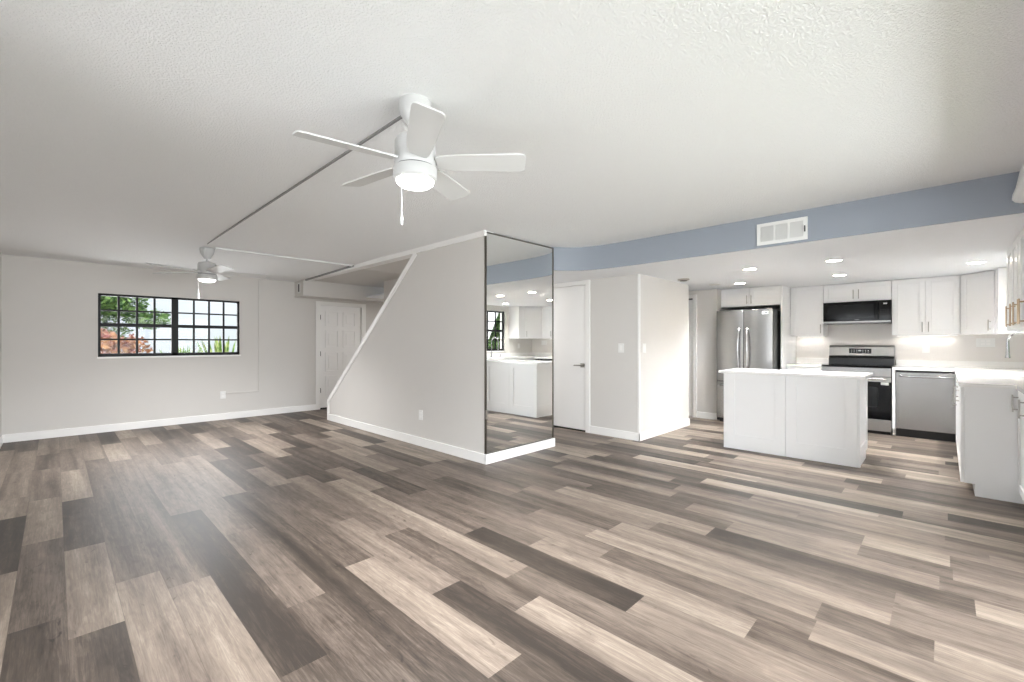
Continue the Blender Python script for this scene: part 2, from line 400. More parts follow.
# wall that carries the mirror, hall wall behind it
struct('wall_mirror', MB().box(3.121, 4.07, 3.30, 3.42, 0, CEIL - .001), 'wall')
struct('wall_stairwell', MB().box(3.97, 4.07, 3.42, 6.96, 0, 3.6), 'wall')
# closet wall x = 5.03 (door opening 3.487..4.19), block to y = 2.70 wall
CX = 5.025
mb = MB(); mb.box(CX, CX + 0.12, 2.70, 3.48, 0, KC + .001).box(CX, CX + 0.12, 4.20, NW, 0, KC + .001).box(CX, CX + 0.12, 3.48, 4.20, 2.01, KC + .001)
struct('wall_closet', mb, 'wall')
struct('wall_pantry', MB().box(CX + .121, 6.50, 2.70, 2.82, 0, KC + .001), 'wall')
struct('wall_pantry_side', MB().box(6.38, 6.50, 2.821, 5.0, 0, KC + .001), 'wall')
mb = MB().box(7.27, 7.39, 2.57, 2.94, 0, KC + .001).box(7.27, 7.39, 3.72, 5.0, 0, KC + .001).box(7.27, 7.39, 2.94, 3.72, 1.95, KC + .001)
mb.box(7.391, EW, 2.57, 2.69, 0, KC + .001)
struct('wall_hall', mb, 'wall')
struct('wall_hall_end', MB().box(6.3, 7.5, 5.0, 5.1, 0, KC + .001), 'wall')
struct('wall_closet_back', MB().box(5.9, 6.0, 3.0, 5.0, 0, KC + .001), 'wall')
# ceilings
mb = MB()
mb.box(WW - T, 3.1, SW - T, 5.4, CEIL, CEIL + .12).box(3.1, 4.6, SW - T, 3.42, CEIL, CEIL + .12)
mb.prism([(0, 5.4, CEIL), (0, NW + T, 2.278), (0, NW + T, 2.45), (0, 5.4, 2.45)], X, WW - T, 3.1)
struct('ceiling', mb, 'popcorn')
# stairwell: landing ceiling, slanted stair soffit, shaft
mb = MB().box(3.1, CX, 6.0, NW, 2.278, 2.4)
struct('ceiling_landing', mb, 'wall')
mb = MB().prism([(0, 6.0, 2.278), (0, 6.0, 2.4), (0, 4.7, 3.6), (0, 4.55, 3.6)], X, 3.1, 3.97)
struct('ceiling_stair_slope', mb, 'wall')
mb = MB().box(3.0, 4.07, 3.3, 6.1, 3.55, 3.65).box(3.0, 3.1, 3.3, 6.1, 2.455, 3.6).box(3.1, 3.97, 3.30, 3.42, 2.455, 3.6)
struct('wall_shaft', mb, 'wall')
struct('trim_ceiling_edge', MB().box(2.985, 3.12, 3.29, 7.77, 2.278, CEIL + .004), 'trim', bevel=.004)
# dropped duct box over the entry door
struct('wall_duct_box', MB().box(2.93, CX, 7.77, NW, 2.01, 2.277), 'wall')
# kitchen ceiling + curved blue soffit
curve = [(4.41, SW), (4.41, 1.4), (4.41, 2.2), (4.409, 2.45), (4.402, 2.62), (4.385, 2.80), (4.355, 2.95), (4.31, 3.06), (4.25, 3.15), (4.17, 3.225), (4.06, 3.30)]
mb = MB()
poly = [(x + .0115, y + (.0095 if y > 2.9 else 0), 0) for x, y in curve] + [(4.072, NW, 0), (CX + .1, NW, 0), (CX + .1, 5.1, 0), (EW + T, 5.1, 0), (EW + T, SW, 0)]
mb.prism(poly, Z, KC, KC + 0.03)
struct('ceiling_kitchen', mb, 'kceil')
mb = MB()
outer = [(x, y, 0) for x, y in curve]; inner = [(x + .012, y + (.010 if y > 2.9 else 0), 0) for x, y in curve][::-1]
mb.prism(outer + inner, Z, KC, CEIL + .01)
struct('wall_soffit', mb, 'blue', smooth=True)

# baseboards
def base_y(name, y, sgn, x0, x1, h=0.10, t=0.014): return struct(name, MB().box(x0, x1, min(y, y + sgn * t), max(y, y + sgn * t), 0, h), 'trim', bevel=.003)
def base_x(name, x, sgn, y0, y1, h=0.10, t=0.014): return struct(name, MB().box(min(x, x + sgn * t), max(x, x + sgn * t), y0, y1, 0, h), 'trim', bevel=.003)
base_y('baseboard_north', NW, -1, WW, 3.30)
base_x('baseboard_west', WW, 1, SW, NW)
base_x('baseboard_stair', 3.0, -1, 3.27, 6.97)
base_y('baseboard_mirror', 3.285, -1, 2.986, 4.085, 0.098, 0.016)
base_x('baseboard_closet', CX, -1, 2.686, 3.42)
base_y('baseboard_pantry', 2.70, -1, CX - .014, 6.51)
base_x('baseboard_hall', 7.27, -1, 2.57, 2.88)
# stair wall cap and newel edge
def slab_trim():
    mb = MB(); a = Vector((0, 6.96, 0.30)); b = Vector((0, 4.52, 2.288)); d = (b - a).normalized(); nrm = Vector((0, d.z, -d.y))
    if nrm.z < 0: nrm = -nrm
    mb.prism([a - d * .0, b, b + nrm * .016, a + nrm * .016], X, SX0 - .016, SX1 + .016)
    mb.prism([a - nrm * .045, b - nrm * .045, b, a], X, SX0 - .012, SX0)
    mb.box(SX0 - .012, SX1 + .012, 6.96, 6.974, 0, 0.305)
    mb.box(SX0 - .012, SX0, 6.91, 6.96, 0.1, 0.29)
    return mb
struct('trim_stair_cap', slab_trim(), 'trim', bevel=.003)
struct('trim_corner_bead', MB().box(CX - .006, CX + .02, 2.694, 2.72, .1, KC), 'trim', bevel=.002)
struct('trim_mirror_post', MB().box(2.965, 2.998, 3.268, 3.30, CEIL - .058, CEIL - .002), 'trim', bevel=.002)
# stairs behind the sloped wall
mb = MB()
for i in range(11): mb.box(3.125, 3.965, 6.90 - .27 * (i + 1), 6.90 - .27 * i, 0, .185 * (i + 1))
struct('staircase', mb, 'step', bevel=.004)

# ------------------------------------------------------------------ windows and doors
def grid_window(name, x0, x1, z0, z1, yin, sgn, units, cols, rows, loc):
    """bronze window in an opening of a wall y = yin; sgn = outward direction"""
    r = root_struct(name, loc)
    ya, yb = sorted((yin + sgn * .035, yin + sgn * .085))
    fr = MB(); fr.box(x0, x1, ya, yb, z0, z0 + .045); fr.box(x0, x1, ya, yb, z1 - .03, z1)
    fr.box(x0, x0 + .03, ya, yb, z0, z1); fr.box(x1 - .03, x1, ya, yb, z0, z1)
    for a, b in zip(units, units[1:]):
        fr.box(a[1] - .002, b[0] + .002, ya, yb, z0, z1)
    fr.build('window_frame', 'frame', r, bevel=.003)
    zm = (z0 + .045 + z1 - .03) / 2
    for (a, b) in units:
        sa, sb = a + .001, b - .001
        g = MB(); ym = (ya + yb) / 2
        g.box(sa, sb, ym - .012, ym + .022, zm - .024, zm + .024)
        for c in range(1, cols):
            xx = sa + (sb - sa) * c / cols; g.box(xx - .013, xx + .013, ym - .006, ym + .014, z0 + .04, z1 - .025)
        for half in ((z0 + .04, zm), (zm, z1 - .025)):
            for k in range(1, rows):
                zz = half[0] + (half[1] - half[0]) * k / rows; g.box(sa, sb, ym - .0055, ym + .0135, zz - .011, zz + .011)
        s = g.build('sash_grid', 'frame', r)
        for half in ((z0 + .03, zm), (zm, z1 - .02)):
            MB().box(sa, sb, ym + .002, ym + .006, half[0], half[1]).build('pane', 'glass', s)
    return r
w1 = grid_window('window_1', *WN, NW, 1, [(WN[0] + .018, 1.206), (1.285, WN[1] - .018)], 4, 2, (1.25, NW, 1.02))
MB().box(WN[0] - .01, WN[1] + .01, NW - .012, NW + .04, WN[2] - .022, WN[2] + .001).build('window_sill', 'trim', w1, bevel=.004)
w2 = grid_window('window_2', *WSK, SW, -1, [(WSK[0] + .018, WSK[1] - .018)], 4, 2, (6.8, SW, 1.03))
MB().box(WSK[0] - .02, WSK[1] + .02, SW - .04, SW + .015, WSK[2] - .02, WSK[2] + .001).build('window_sill', 'trim', w2, bevel=.004)
# sliding glass door behind the camera
r = root_struct('door_4', (1.95, SW, 0))
fr = MB(); x0, x1, z0, z1 = SLD; ya, yb = SW - .11, SW - .05
fr.box(x0, x1, ya, yb, 0, .05).box(x0, x1, ya, yb, z1 - .05, z1).box(x0, x0 + .05, ya, yb, 0, z1).box(x1 - .05, x1, ya, yb, 0, z1).box(1.91, 1.99, ya, yb, 0, z1)
fr.build('door_frame', 'frame', r)
MB().box(x0 + .05, 1.91, SW - .085, SW - .08, .05, z1 - .05).build('pane', 'glass', r)
MB().box(1.99, x1 - .05, SW - .085, SW - .08, .05, z1 - .05).build('pane', 'glass', r)

r = root_struct('window_added_west', (WW, 1.4, WWI[2]))  # unseen window, added to carry daylight in from the west
mb = MB(); xa, xb = WW - .10, WW - .04; a, b, c, d = WWI
mb.box(xa, xb, a, b, c, c + .05).box(xa, xb, a, b, d - .05, d).box(xa, xb, a, a + .05, c, d).box(xa, xb, b - .05, b, c, d).box(xa, xb, 1.37, 1.43, c, d)
mb.build('window_frame', 'frame', r)
for ya, yb in ((a + .05, 1.37), (1.43, b - .05)): MB().box(WW - .075, WW - .07, ya, yb, c + .05, d - .05).build('pane', 'glass', r)
# entry door (eight raised panels) on the north wall
r = root_struct('door_1', (3.78, NW, 0), 'white eight-panel entry door under the duct box beside the sloped stair wall')
mb = MB(); x0, x1, z1 = DN[0], DN[1], DN[3]
mb.box(x0 - .065, x0 + .012, NW - .018, NW + .1, 0, z1 - .012).box(x1 - .012, x1 + .075, NW - .018, NW + .1, 0, z1 - .012).box(x0 - .065, x1 + .075, NW - .018, NW + .1, z1 - .012, z1 + .055)
mb.build('door_casing', 'trim', r, bevel=.004)
mb = MB(); o = Vector((x0 + .014, NW + .05, 0.02)); w = x1 - x0 - .028; h = z1 - .036
N = Vector((0, -1, 0)); mb.obox(o, X, N, 0, w, -.02, .012, 0, h)
def raised(mb, o, U, N, a0, a1, c0, c1):
    e = .018
    for A in ((a0, a1, c0, c0 + e), (a0, a1, c1 - e, c1), (a0, a0 + e, c0 + e, c1 - e), (a1 - e, a1, c0 + e, c1 - e)):
        mb.obox(o, U, N, A[0], A[1], .0, .024, A[2], A[3])
    mb.prism([o + U * (a0 + .035) + Z * (c0 + .035) + N * .012, o + U * (a1 - .035) + Z * (c0 + .035) + N * .012, o + U * (a1 - .035) + Z * (c1 - .035) + N * .012, o + U * (a0 + .035) + Z * (c1 - .035) + N * .012], N, 0, .004)
    i = .06; mb.obox(o, U, N, a0 + i, a1 - i, 0, .026, c0 + i, c1 - i)
rows = [(.20, .58), (.66, 1.02), (1.10, 1.43), (1.50, 1.78)]
for c0, c1 in rows:
    for a0 in (.11, w / 2 + .045):
        raised(mb, o, X, N, a0, a0 + w / 2 - .155, c0, c1)
mb.build('door_panel', 'door', r, bevel=.003)
for zz in (.30, .97, 1.64):
    MB().box(x0 + .0, x0 + .028, NW - .004, NW + .042, zz, zz + .085).build('hinge', 'darkgrey', r)
MB().lathe((x1 - .085, NW + .03, .93), [(0, .075), (.02, .072), (.028, .055), (.02, .03), (.012, .02), (.012, .006), (.03, .005), (.03, -.012)], 20, Vector((0, -1, 0))).build('door_knob', 'nickel', r, smooth=True)
struct('trim_threshold', MB().box(x0 + .012, x1 - .012, NW + .0, NW + .12, 0, .018), 'dark')

# closet door on x = CX
r = root_struct('door_2', (CX, 3.84, 0), 'plain white closet door with a nickel lever beside the mirror')
mb = MB(); ya, yb = 3.48, 4.20
mb.box(CX - .016, CX + .1, ya - .06, ya + .01, 0, 2.005).box(CX - .016, CX + .1, yb - .01, yb + .06, 0, 2.005).box(CX - .016, CX + .1, ya - .06, yb + .06, 2.005, KC - .001)
mb.build('door_casing', 'trim', r, bevel=.003)
MB().box(CX + .004, CX + .04, ya + .013, yb - .013, .022, 2.0).build('door_panel', 'door', r, bevel=.002)
mb = MB().lathe((CX + .004, 3.545, .905), [(.0, .012), (.027, .012), (.03, 0)], 24, Vector((-1, 0, 0)))
mb.box(CX - .012, CX + .005, 3.517, 3.573, .877, .933)
mb.tube([(CX, 3.545, .905), (CX - .045, 3.545, .905), (CX - .05, 3.56, .906), (CX - .05, 3.655, .905)], .0095, 12)
mb.build('door_lever', 'nickel', r, smooth=True)
for zz in (.30, 1.75): MB().box(CX - .006, CX + .02, yb - .03, yb - .008, zz, zz + .085).build('hinge', 'nickel', r)
struct('trim_closet_gap', MB().box(CX + .01, CX + .1, ya + .01, yb - .01, 0, .012), 'dark')
# hall door on x = 7.27
r = root_struct('door_3', (7.27, 3.33, 0), 'white hall door seen past the corner of the pantry wall')
mb = MB().box(7.254, 7.37, 2.885, 2.95, 0, 1.94).box(7.254, 7.37, 3.71, 3.78, 0, 1.94).box(7.254, 7.37, 2.885, 3.78, 1.94, 2.0)
mb.build('door_casing', 'trim', r, bevel=.003)
MB().box(7.275, 7.31, 2.955, 3.705, .02, 1.915).build('door_panel', 'door', r, bevel=.002)
MB().box(7.27, 7.30, 2.955, 3.705, 1.918, 1.94).build('door_track', 'darkgrey', r)

# ------------------------------------------------------------------ mirror panel
r = thing('wall_mirror_panel', (3.53, 3.285, .098), 'tall full-height mirror panel on the end of the stair wall', 'mirror')
m0, m1, mz0, mz1, my = 2.995, 4.068, 0.099, CEIL - .012, 3.285
MB().box(m0 + .006, m1 - .006, my, my + .012, mz0 + .006, mz1 - .006).build('mirror_glass', 'mirror', r)
mb = MB(); t = .013
mb.box(m0, m0 + t, my - .006, my + .014, mz0, mz1).box(m1 - t, m1, my - .006, my + .014, mz0, mz1).box(m0 + t, m1 - t, my - .006, my + .014, mz1 - t, mz1).box(m0 + t, m1 - t, my - .006, my + .014, mz0, mz0 + t * .7)
mb.build('mirror_frame', 'mirrorframe', r)
for zz in (.45,): MB().box(m0 - .004, m0 + .02, my - .012, my - .005, zz, zz + .09).build('mirror_clip', 'nickel', r)

# ------------------------------------------------------------------ ceiling fans
def make_fan(loc, ang, label, rad=.515, drop=0.0, power=125):
    x, y = loc; r = thing('ceiling_fan', (x, y, CEIL), label, 'ceiling fan', 'ceiling fans along the raceway')
    c = (x, y, 0); z = CEIL - drop
    MB().lathe(c, [(0, z), (.074, z), (.075, z - .02), (.07, z - .055), (.052, z - .09), (.036, z - .112), (.034, z - .125), (0, z - .125)], 40).build('canopy', 'fanw', r, smooth=True)
    MB().lathe(c, [(.012, z - .12), (.012, z - .185)], 16).build('downrod', 'fanw', r, smooth=True)
    zt = z - .165
    MB().lathe(c, [(0, zt + .008), (.04, zt + .005), (.085, zt - .008), (.093, zt - .025), (.095, zt - .125), (.09, zt - .138), (0, zt - .138)], 48).build('motor_housing', 'fanw', r, smooth=True)
    MB().lathe(c, [(.088, zt - .137), (.088, zt - .145), (0, zt - .145)], 48).build('gap_ring', 'darkgrey', r, smooth=True)
    lk = MB().lathe(c, [(0, zt - .144), (.096, zt - .144), (.1, zt - .150), (.1, zt - .195), (.09, zt - .203), (.0, zt - .203)], 48).build('light_kit', 'fanw', r, smooth=True)
    MB().lathe(c, [(.086, zt - .202), (.085, zt - .214), (.07, zt - .226), (.04, zt - .232), (0, zt - .234)], 48).build('light_lens', 'lens', lk, smooth=True)
    zb = zt - .118
    for k in range(5):
        a = math.radians(ang + 72 * k); d = Vector((math.cos(a), math.sin(a), 0)); t = Vector((-math.sin(a), math.cos(a), 0))
        p = math.radians(14); tt = t * math.cos(p) - Z * math.sin(p); nn = d.cross(tt)
        outline = []
        prof = [(.10, .042), (.14, .052), (.22, .058), (.40, .062), (rad - .03, .064), (rad - .008, .058), (rad, .046)]
        pts = [(s, w) for s, w in prof] + [(s, -w) for s, w in prof[::-1]]
        o = Vector((x, y, zb)); poly = [o + d * s + tt * w for s, w in pts]
        bl = MB().prism(poly, nn, -.0035, .0035).build('blade', 'blade', r, bevel=.0015)
        mb = MB(); q = o + d * .08
        mb.prism([q + tt * .022, q + d * .06 + tt * .03, q + d * .06 - tt * .03, q - tt * .022], nn, .0036, .009)
        mb.build('blade_bracket', 'fanw', bl)
    def chain(dx, dy, ln, nm):
        mb = MB().tube([(x + dx, y + dy, zt - .20), (x + dx, y + dy, zt - .205 - ln)], .0016, 8)
        ch = mb.build('pull_chain', 'white', r)
        MB().lathe((x + dx, y + dy, zt - .205 - ln), [(0, .004), (.004, .002), (.006, -.015), (.005, -.04), (0, -.042)], 12).build('chain_fob', 'white', ch, smooth=True)
    dirL = Vector((-.697, .717, 0)); f = Vector((.717, .697, 0))
    a = dirL * .042 - f * .088; chain(a.x, a.y, .185, 'long')
    a = -dirL * .07 - f * .085; chain(a.x, a.y, .0, 'short')
    ld = bpy.data.lights.new('fan_bulb', 'SPOT'); ld.energy = power; ld.color = (.98, .99, 1); ld.shadow_soft_size = .07; ld.spot_size = math.radians(144); ld.spot_blend = 1
    lo = bpy.data.objects.new('fan_bulb', ld); COL.objects.link(lo); lo.location = (0, 0, zt - .26 - CEIL); lo.parent = r
    return r
make_fan((1.175, 1.775), 170, 'white five-blade ceiling fan nearest the camera with lit round light')
make_fan((1.245, 6.2), 132, 'white ceiling fan farther from the camera, before the black-framed window', rad=.62, drop=.015, power=138)

# raceways on the ceiling and the north wall
tag(MB().box(1.19, 1.204, 1.84, 6.13, CEIL - .011, CEIL + .001).build('cable_raceway', 'raceway_shade', bevel=.003), 'long shade-darkened grey raceway on the ceiling linking the two ceiling fans', 'raceway', 'ceiling raceways')
# the far strip follows the sloping part of the ceiling
tag(MB().prism([(1.30, 6.05, CEIL - .034), (1.30, 6.075, CEIL - .034), (1.30, 6.075, CEIL - .012), (1.30, 6.05, CEIL - .012)], X, 0, 1.68).build('cable_raceway', 'raceway', bevel=.003), 'white raceway on the ceiling from the far fan toward the stairwell', 'raceway', 'ceiling raceways')
mb = MB().prism([(2.955, 6.05, CEIL - .034), (2.955, 7.77, CEIL - .07), (2.955, 7.77, CEIL - .045), (2.955, 6.05, CEIL - .012)], X, 0, .026)
tag(mb.build('cable_raceway', 'raceway_shade', bevel=.003), 'dark grey raceway along the ceiling edge ending at the duct box above the entry', 'raceway', 'ceiling raceways')
mb = MB().box(2.352, 2.374, NW - .016, NW - .001, .40, 2.276).box(1.89, 2.352, NW - .016, NW - .001, .402, .422)
tag(mb.build('cable_raceway', 'wall', bevel=.003), 'thin wall-coloured raceway dropping down the wall right of the black-framed window', 'raceway')

def plate(name, c, U, N, w, h, label, cat, kind, gangs=1):
    r = thing(name, c, label, cat)
    MB().obox(c, U, N, -w / 2, w / 2, 0, .006, -h / 2, h / 2).build('cover_plate', 'white', r, bevel=.002)
    for g in range(gangs):
        a = (g - (gangs - 1) / 2) * .046
        if kind == 'outlet':
            for s in (-1, 1): MB().obox(c, U, N, a - .016, a + .016, .006, .009, s * .02 - .013, s * .02 + .013).build('socket', 'trim', r, bevel=.002)
        else:
            MB().obox(c, U, N, a - .016, a + .016, .006, .010, -.032, .032).build('rocker', 'trim', r, bevel=.002)
    return r
r = thing('junction_cover', (2.93, 7.96, 2.15), 'small slotted cover on the left end of the duct box above the entry door', 'cover plate')
MB().box(2.924, 2.9295, 7.90, 8.02, 2.07, 2.24).build('cover_plate', 'raceway', r, bevel=.002)
MB().box(2.921, 2.9245, 7.935, 7.985, 2.09, 2.22).build('cover_slot', 'darkgrey', r)
mY, mX, pY = Vector((0, -1, 0)), Vector((-1, 0, 0)), Vector((0, 1, 0))
plate('wall_outlet', (1.85, NW, .39), X, mY, .075, .115, 'white outlet box low on the window wall at the end of a raceway', 'outlet', 'outlet')
plate('wall_outlet', (3.0, 4.413, .364), Y, mX, .075, .115, 'white outlet low on the sloped stair wall', 'outlet', 'outlet')
plate('light_switch', (CX, 2.952, 1.146), Y, mX, .08, .115, 'white light switch on the wall right of the closet door', 'switch', 'switch')
plate('light_switch', (5.15, 2.70, 1.146), X, mY, .075, .115, 'white light switch on the pantry wall just right of the outside corner', 'switch', 'switch')
plate('wall_outlet', (5.61, 2.70, .414), X, mY, .07, .11, 'faint white outlet low on the pantry wall', 'outlet', 'outlet')

# soffit air register
c = Vector((4.41, 1.018, 2.178)); r = thing('air_register', c, 'white three-section air register on the blue-grey soffit', 'vent')
w, h = .385, .19
mb = MB()
for a0, a1, c0, c1 in ((-w / 2, w / 2, -h / 2, -h / 2 + .028), (-w / 2, w / 2, h / 2 - .028, h / 2), (-w / 2, -w / 2 + .03, -h / 2 + .028, h / 2 - .028), (w / 2 - .03, w / 2, -h / 2 + .028, h / 2 - .028), (-.062, -.046, -h / 2 + .028, h / 2 - .028), (.046, .062, -h / 2 + .028, h / 2 - .028)):
    mb.obox(c, Y, mX, a0, a1, 0, .012, c0, c1)
mb.build('register_frame', 'white', r)
for k, (a0, a1) in enumerate(((-.163, -.062), (-.046, .046), (.062, .163))):
    mb = MB(); mb.obox(c, Y, mX, a0, a1, .0005, .002, -.067, .067)
    if k == 2:
        n = 11
        for i in range(n): aa = a0 + (a1 - a0) * (i + .5) / n; mb.obox(c, Y, mX, aa - .0025, aa + .0025, .002, .009, -.067, .067)
    else:
        n = 13
        for i in range(n): cc = -.067 + .134 * (i + .5) / n; mb.obox(c, Y, mX, a0, a1, .002, .009, cc - .0028, cc + .0028)
    mb.build('louver_section', 'raceway', r)
MB().obox(c, Y, mX, -w / 2 + .014, -w / 2 + .022, .012, .022, -.03, .02).build('damper_lever', 'darkgrey', r)

# recessed lights
def recessed(x, y, label, power=76):
    r = thing('recessed_light', (x, y, KC), label, 'recessed light', 'lit recessed lights in the kitchen ceiling')
    MB().lathe((x, y, KC), [(.078, 0), (.078, -.004), (.070, -.007), (.062, -.004), (.062, .0)], 32).build('trim_ring', 'white', r, smooth=True)
    MB().lathe((x, y, KC), [(.062, -.003), (0, -.003)], 32).build('light_lens', 'led', r)
    d = bpy.data.lights.new('downlight', 'SPOT'); d.energy = power; d.color = (.96, .985, 1); d.spot_size = math.radians(122); d.spot_blend = 1; d.shadow_soft_size = .06
    o = bpy.data.objects.new('downlight', d); COL.objects.link(o); o.parent = r; o.location = (0, 0, -.03)
recessed(5.58, 1.61, 'lit recessed light over the left end of the island, left of centre')
recessed(5.60, 0.82, 'lit recessed light over the right end of the island')
recessed(6.80, 2.09, 'lit recessed light in front of the refrigerator cabinets')
recessed(6.86, 0.95, 'lit recessed light in front of the microwave')
recessed(6.80, -0.24, 'lit recessed light above the sink, in front of the corner cabinet')
r = thing('ceiling_speaker', (5.85, 2.50, KC), 'small dark round fitting on the kitchen ceiling near the pantry wall', 'ceiling fitting')
MB().lathe((5.85, 2.50, KC), [(.075, 0), (.075, -.012), (.06, -.02), (0, -.02)], 32).build('fitting_ring', 'nickel', r, smooth=True)
MB().lathe((5.85, 2.50, KC), [(.05, -.019), (.045, -.026), (0, -.028)], 32).build('fitting_centre', 'darkgrey', r, smooth=True)
r = thing('smoke_detector', (6.69, 2.40, KC), 'pale round cover on the kitchen ceiling left of the fridge light', 'ceiling fitting')
MB().lathe((6.69, 2.40, KC), [(.08, 0), (.08, -.006), (.07, -.01), (0, -.01)], 32).build('cover_disc', 'raceway', r, smooth=True)
MB().lathe((6.69, 2.40, KC), [(.03, -.009), (.028, -.014), (0, -.014)], 24).build('cover_button', 'white', r, smooth=True)

# ------------------------------------------------------------------ kitchen
CT, CB = 0.892, 0.862          # counter top / underside
FX = 7.62                      # front plane of east base units
UX = 7.90                      # front plane of east wall units
def pull(o, U, N, a, c0, c1, parent, m='nickel', horiz=False):
    o = Vector(o); mb = MB(); st = .03
    if horiz:
        mb.tube([o + U * c0 + N * st + Z * a, o + U * c1 + N * st + Z * a], .0055, 12)
        for q in (c0 + .02, c1 - .02): mb.tube([o + U * q + Z * a, o + U * q + N * st + Z * a], .0045, 10)
    else:
        mb.tube([o + U * a + N * st + Z * c0, o + U * a + N * st + Z * c1], .0055, 12)
        for q in (c0 + .02, c1 - .02): mb.tube([o + U * a + Z * q, o + U * a + N * st + Z * q], .0045, 10)
    return mb.build('handle', m, parent, smooth=True)
def cabinet(name, o, U, N, w, depth, z0, z1, doors, label, cat='cabinet', toe=0.0, group=None, hm='nickel', gap=.003, open_top=False):
    """o: front-left-bottom corner (front plane of the carcass); doors: list of (a0, a1, c0, c1, handle_side, handle_end)"""
    o = Vector(o); r = thing(name, o + U * (w / 2) - N * (depth / 2) + Z * z0, label, cat, group)
    mb = MB(); mb.obox(o, U, N, 0, w, -depth, 0, z0 + toe, .66 if open_top else z1)
    if open_top: mb.obox(o, U, N, 0, w, -.02, 0, .66, z1)
    mb.build('carcass', 'cab', r, bevel=.0015)
    if toe: MB().obox(o, U, N, 0, w, -depth, -.06, z0, z0 + toe + .001).build('toe_kick', 'cab', r)
    for (a0, a1, c0, c1, side, end) in doors:
        d = MB().shaker(o + U * (a0 + gap / 2) + Z * (c0 + gap / 2) + N * .001, U, N, a1 - a0 - gap, c1 - c0 - gap).build('drawer' if end == 'drawer' else 'door', 'cab', r, bevel=.0015)
        if end == 'drawer':
            pull(o + N * .02, U, N, (c0 + c1) / 2, (a0 + a1) / 2 - .07, (a0 + a1) / 2 + .07, d, hm, horiz=True)
        elif side:
            a = a0 + .03 if side == 'l' else a1 - .03
            cs = ((c0 + .035, c0 + .165) if hm != 'bronze' else (c0 + .03, c0 + .21)) if end == 'low' else (c1 - .165, c1 - .035)
            pull(o + N * .02, U, N, a, cs[0], cs[1], d, hm)
    return r
UZ0, UZ1 = 1.318, 2.056
U = mY            # facing west, left-to-right in view = -y
# wall units on the east wall
def ecab(name, ya, yb, z0, z1, doors, label, depth=EW - UX, fx=UX):
    return cabinet(name, (fx, ya, 0), mY, mX, ya - yb, depth, z0, z1, doors, label, 'wall cabinet', group='white wall cabinets')
w = 1.704 - 1.282
ecab('wall_cabinet', 1.704, 1.282, UZ0, UZ1, [(.005, w, UZ0, UZ1, 'r', 'low')], 'single-door white wall cabinet between the fridge panel and the microwave')
w = .76; zm = 1.796
ecab('wall_cabinet', 1.278, .518, zm, UZ1, [(0, w / 2, zm, UZ1, 'r', 'low'), (w / 2, w, zm, UZ1, 'l', 'low')], 'short two-door white wall cabinet above the microwave')
w = .514 + .145
ecab('wall_cabinet', .514, -.145, UZ0, UZ1, [(0, .332, UZ0, UZ1, 'r', 'low'), (.332, w - .012, UZ0, UZ1, 'l', 'low')], 'two-door white wall cabinet right of the microwave, over the dishwasher')
# diagonal corner wall unit
r = thing('wall_cabinet', (8.0, -.5, UZ0), 'angled white corner wall cabinet beside the sink window', 'wall cabinet', 'white wall cabinets')
cs = [(UX, -.149, 0), (EW, -.149, 0), (EW, SW, 0), (7.42, SW, 0), (7.42, -.43, 0), (7.619, -.43, 0)]
MB().prism(cs, Z, UZ0, UZ1).build('carcass', 'cab', r, bevel=.0015)
a = Vector((UX, -.149, 0)); b = Vector((7.619, -.43, 0)); Ud = (b - a).normalized(); Nd = Vector((Ud.y, -Ud.x, 0))
if Nd.x > 0: Nd = -Nd
L = (b - a).length
d = MB().shaker(a + Ud * .012 + Nd * .001 + Z * (UZ0 + .002), Ud, Nd, L - .024, UZ1 - UZ0 - .004).build('door', 'cab', r, bevel=.0015)
pull(a + Nd * .02, Ud, Nd, L - .045, UZ0 + .035, UZ0 + .165, d)
# near wall units on the south wall (left of the window from inside: x < 6.25)
fy = -.43
def scab(name, xa, xb, doors, label, z0=UZ0, z1=UZ1, hm='bronze'):
    return cabinet(name, (xa, fy, 0), mX, pY, xa - xb, fy - SW, z0, z1, doors, label, 'wall cabinet', group='white wall cabinets', hm=hm)
scab('wall_cabinet', 6.12, 5.39, [(0, .40, UZ0, UZ1, 'r', 'low'), (.40, .73, UZ0, UZ1, 'r', 'low')], 'farther of the two white wall cabinets at the right frame edge, beside the sink window')
scab('wall_cabinet', 5.385, 4.50, [(0, .215, UZ0, UZ1, 'r', 'low'), (.215, .535, UZ0, UZ1, 'r', 'low'), (.535, .885, UZ0, UZ1, 'l', 'low')], 'nearer of the two white wall cabinets at the right frame edge')

# fridge surround
cabinet('wall_cabinet', (7.44, 2.566, 0), mY, mX, 2.566 - 1.728, .80, 1.775, UZ1, [(.006, .42, 1.775, UZ1, 'r', 'low'), (.42, .834, 1.775, UZ1, 'l', 'low')], 'two-door white cabinet above the refrigerator', 'wall cabinet', group='white wall cabinets')
tag(MB().box(7.42, EW, 1.706, 1.726, 0, UZ1).build('fridge_side_panel', 'cab', bevel=.001), 'tall white end panel on the right side of the refrigerator', 'panel')

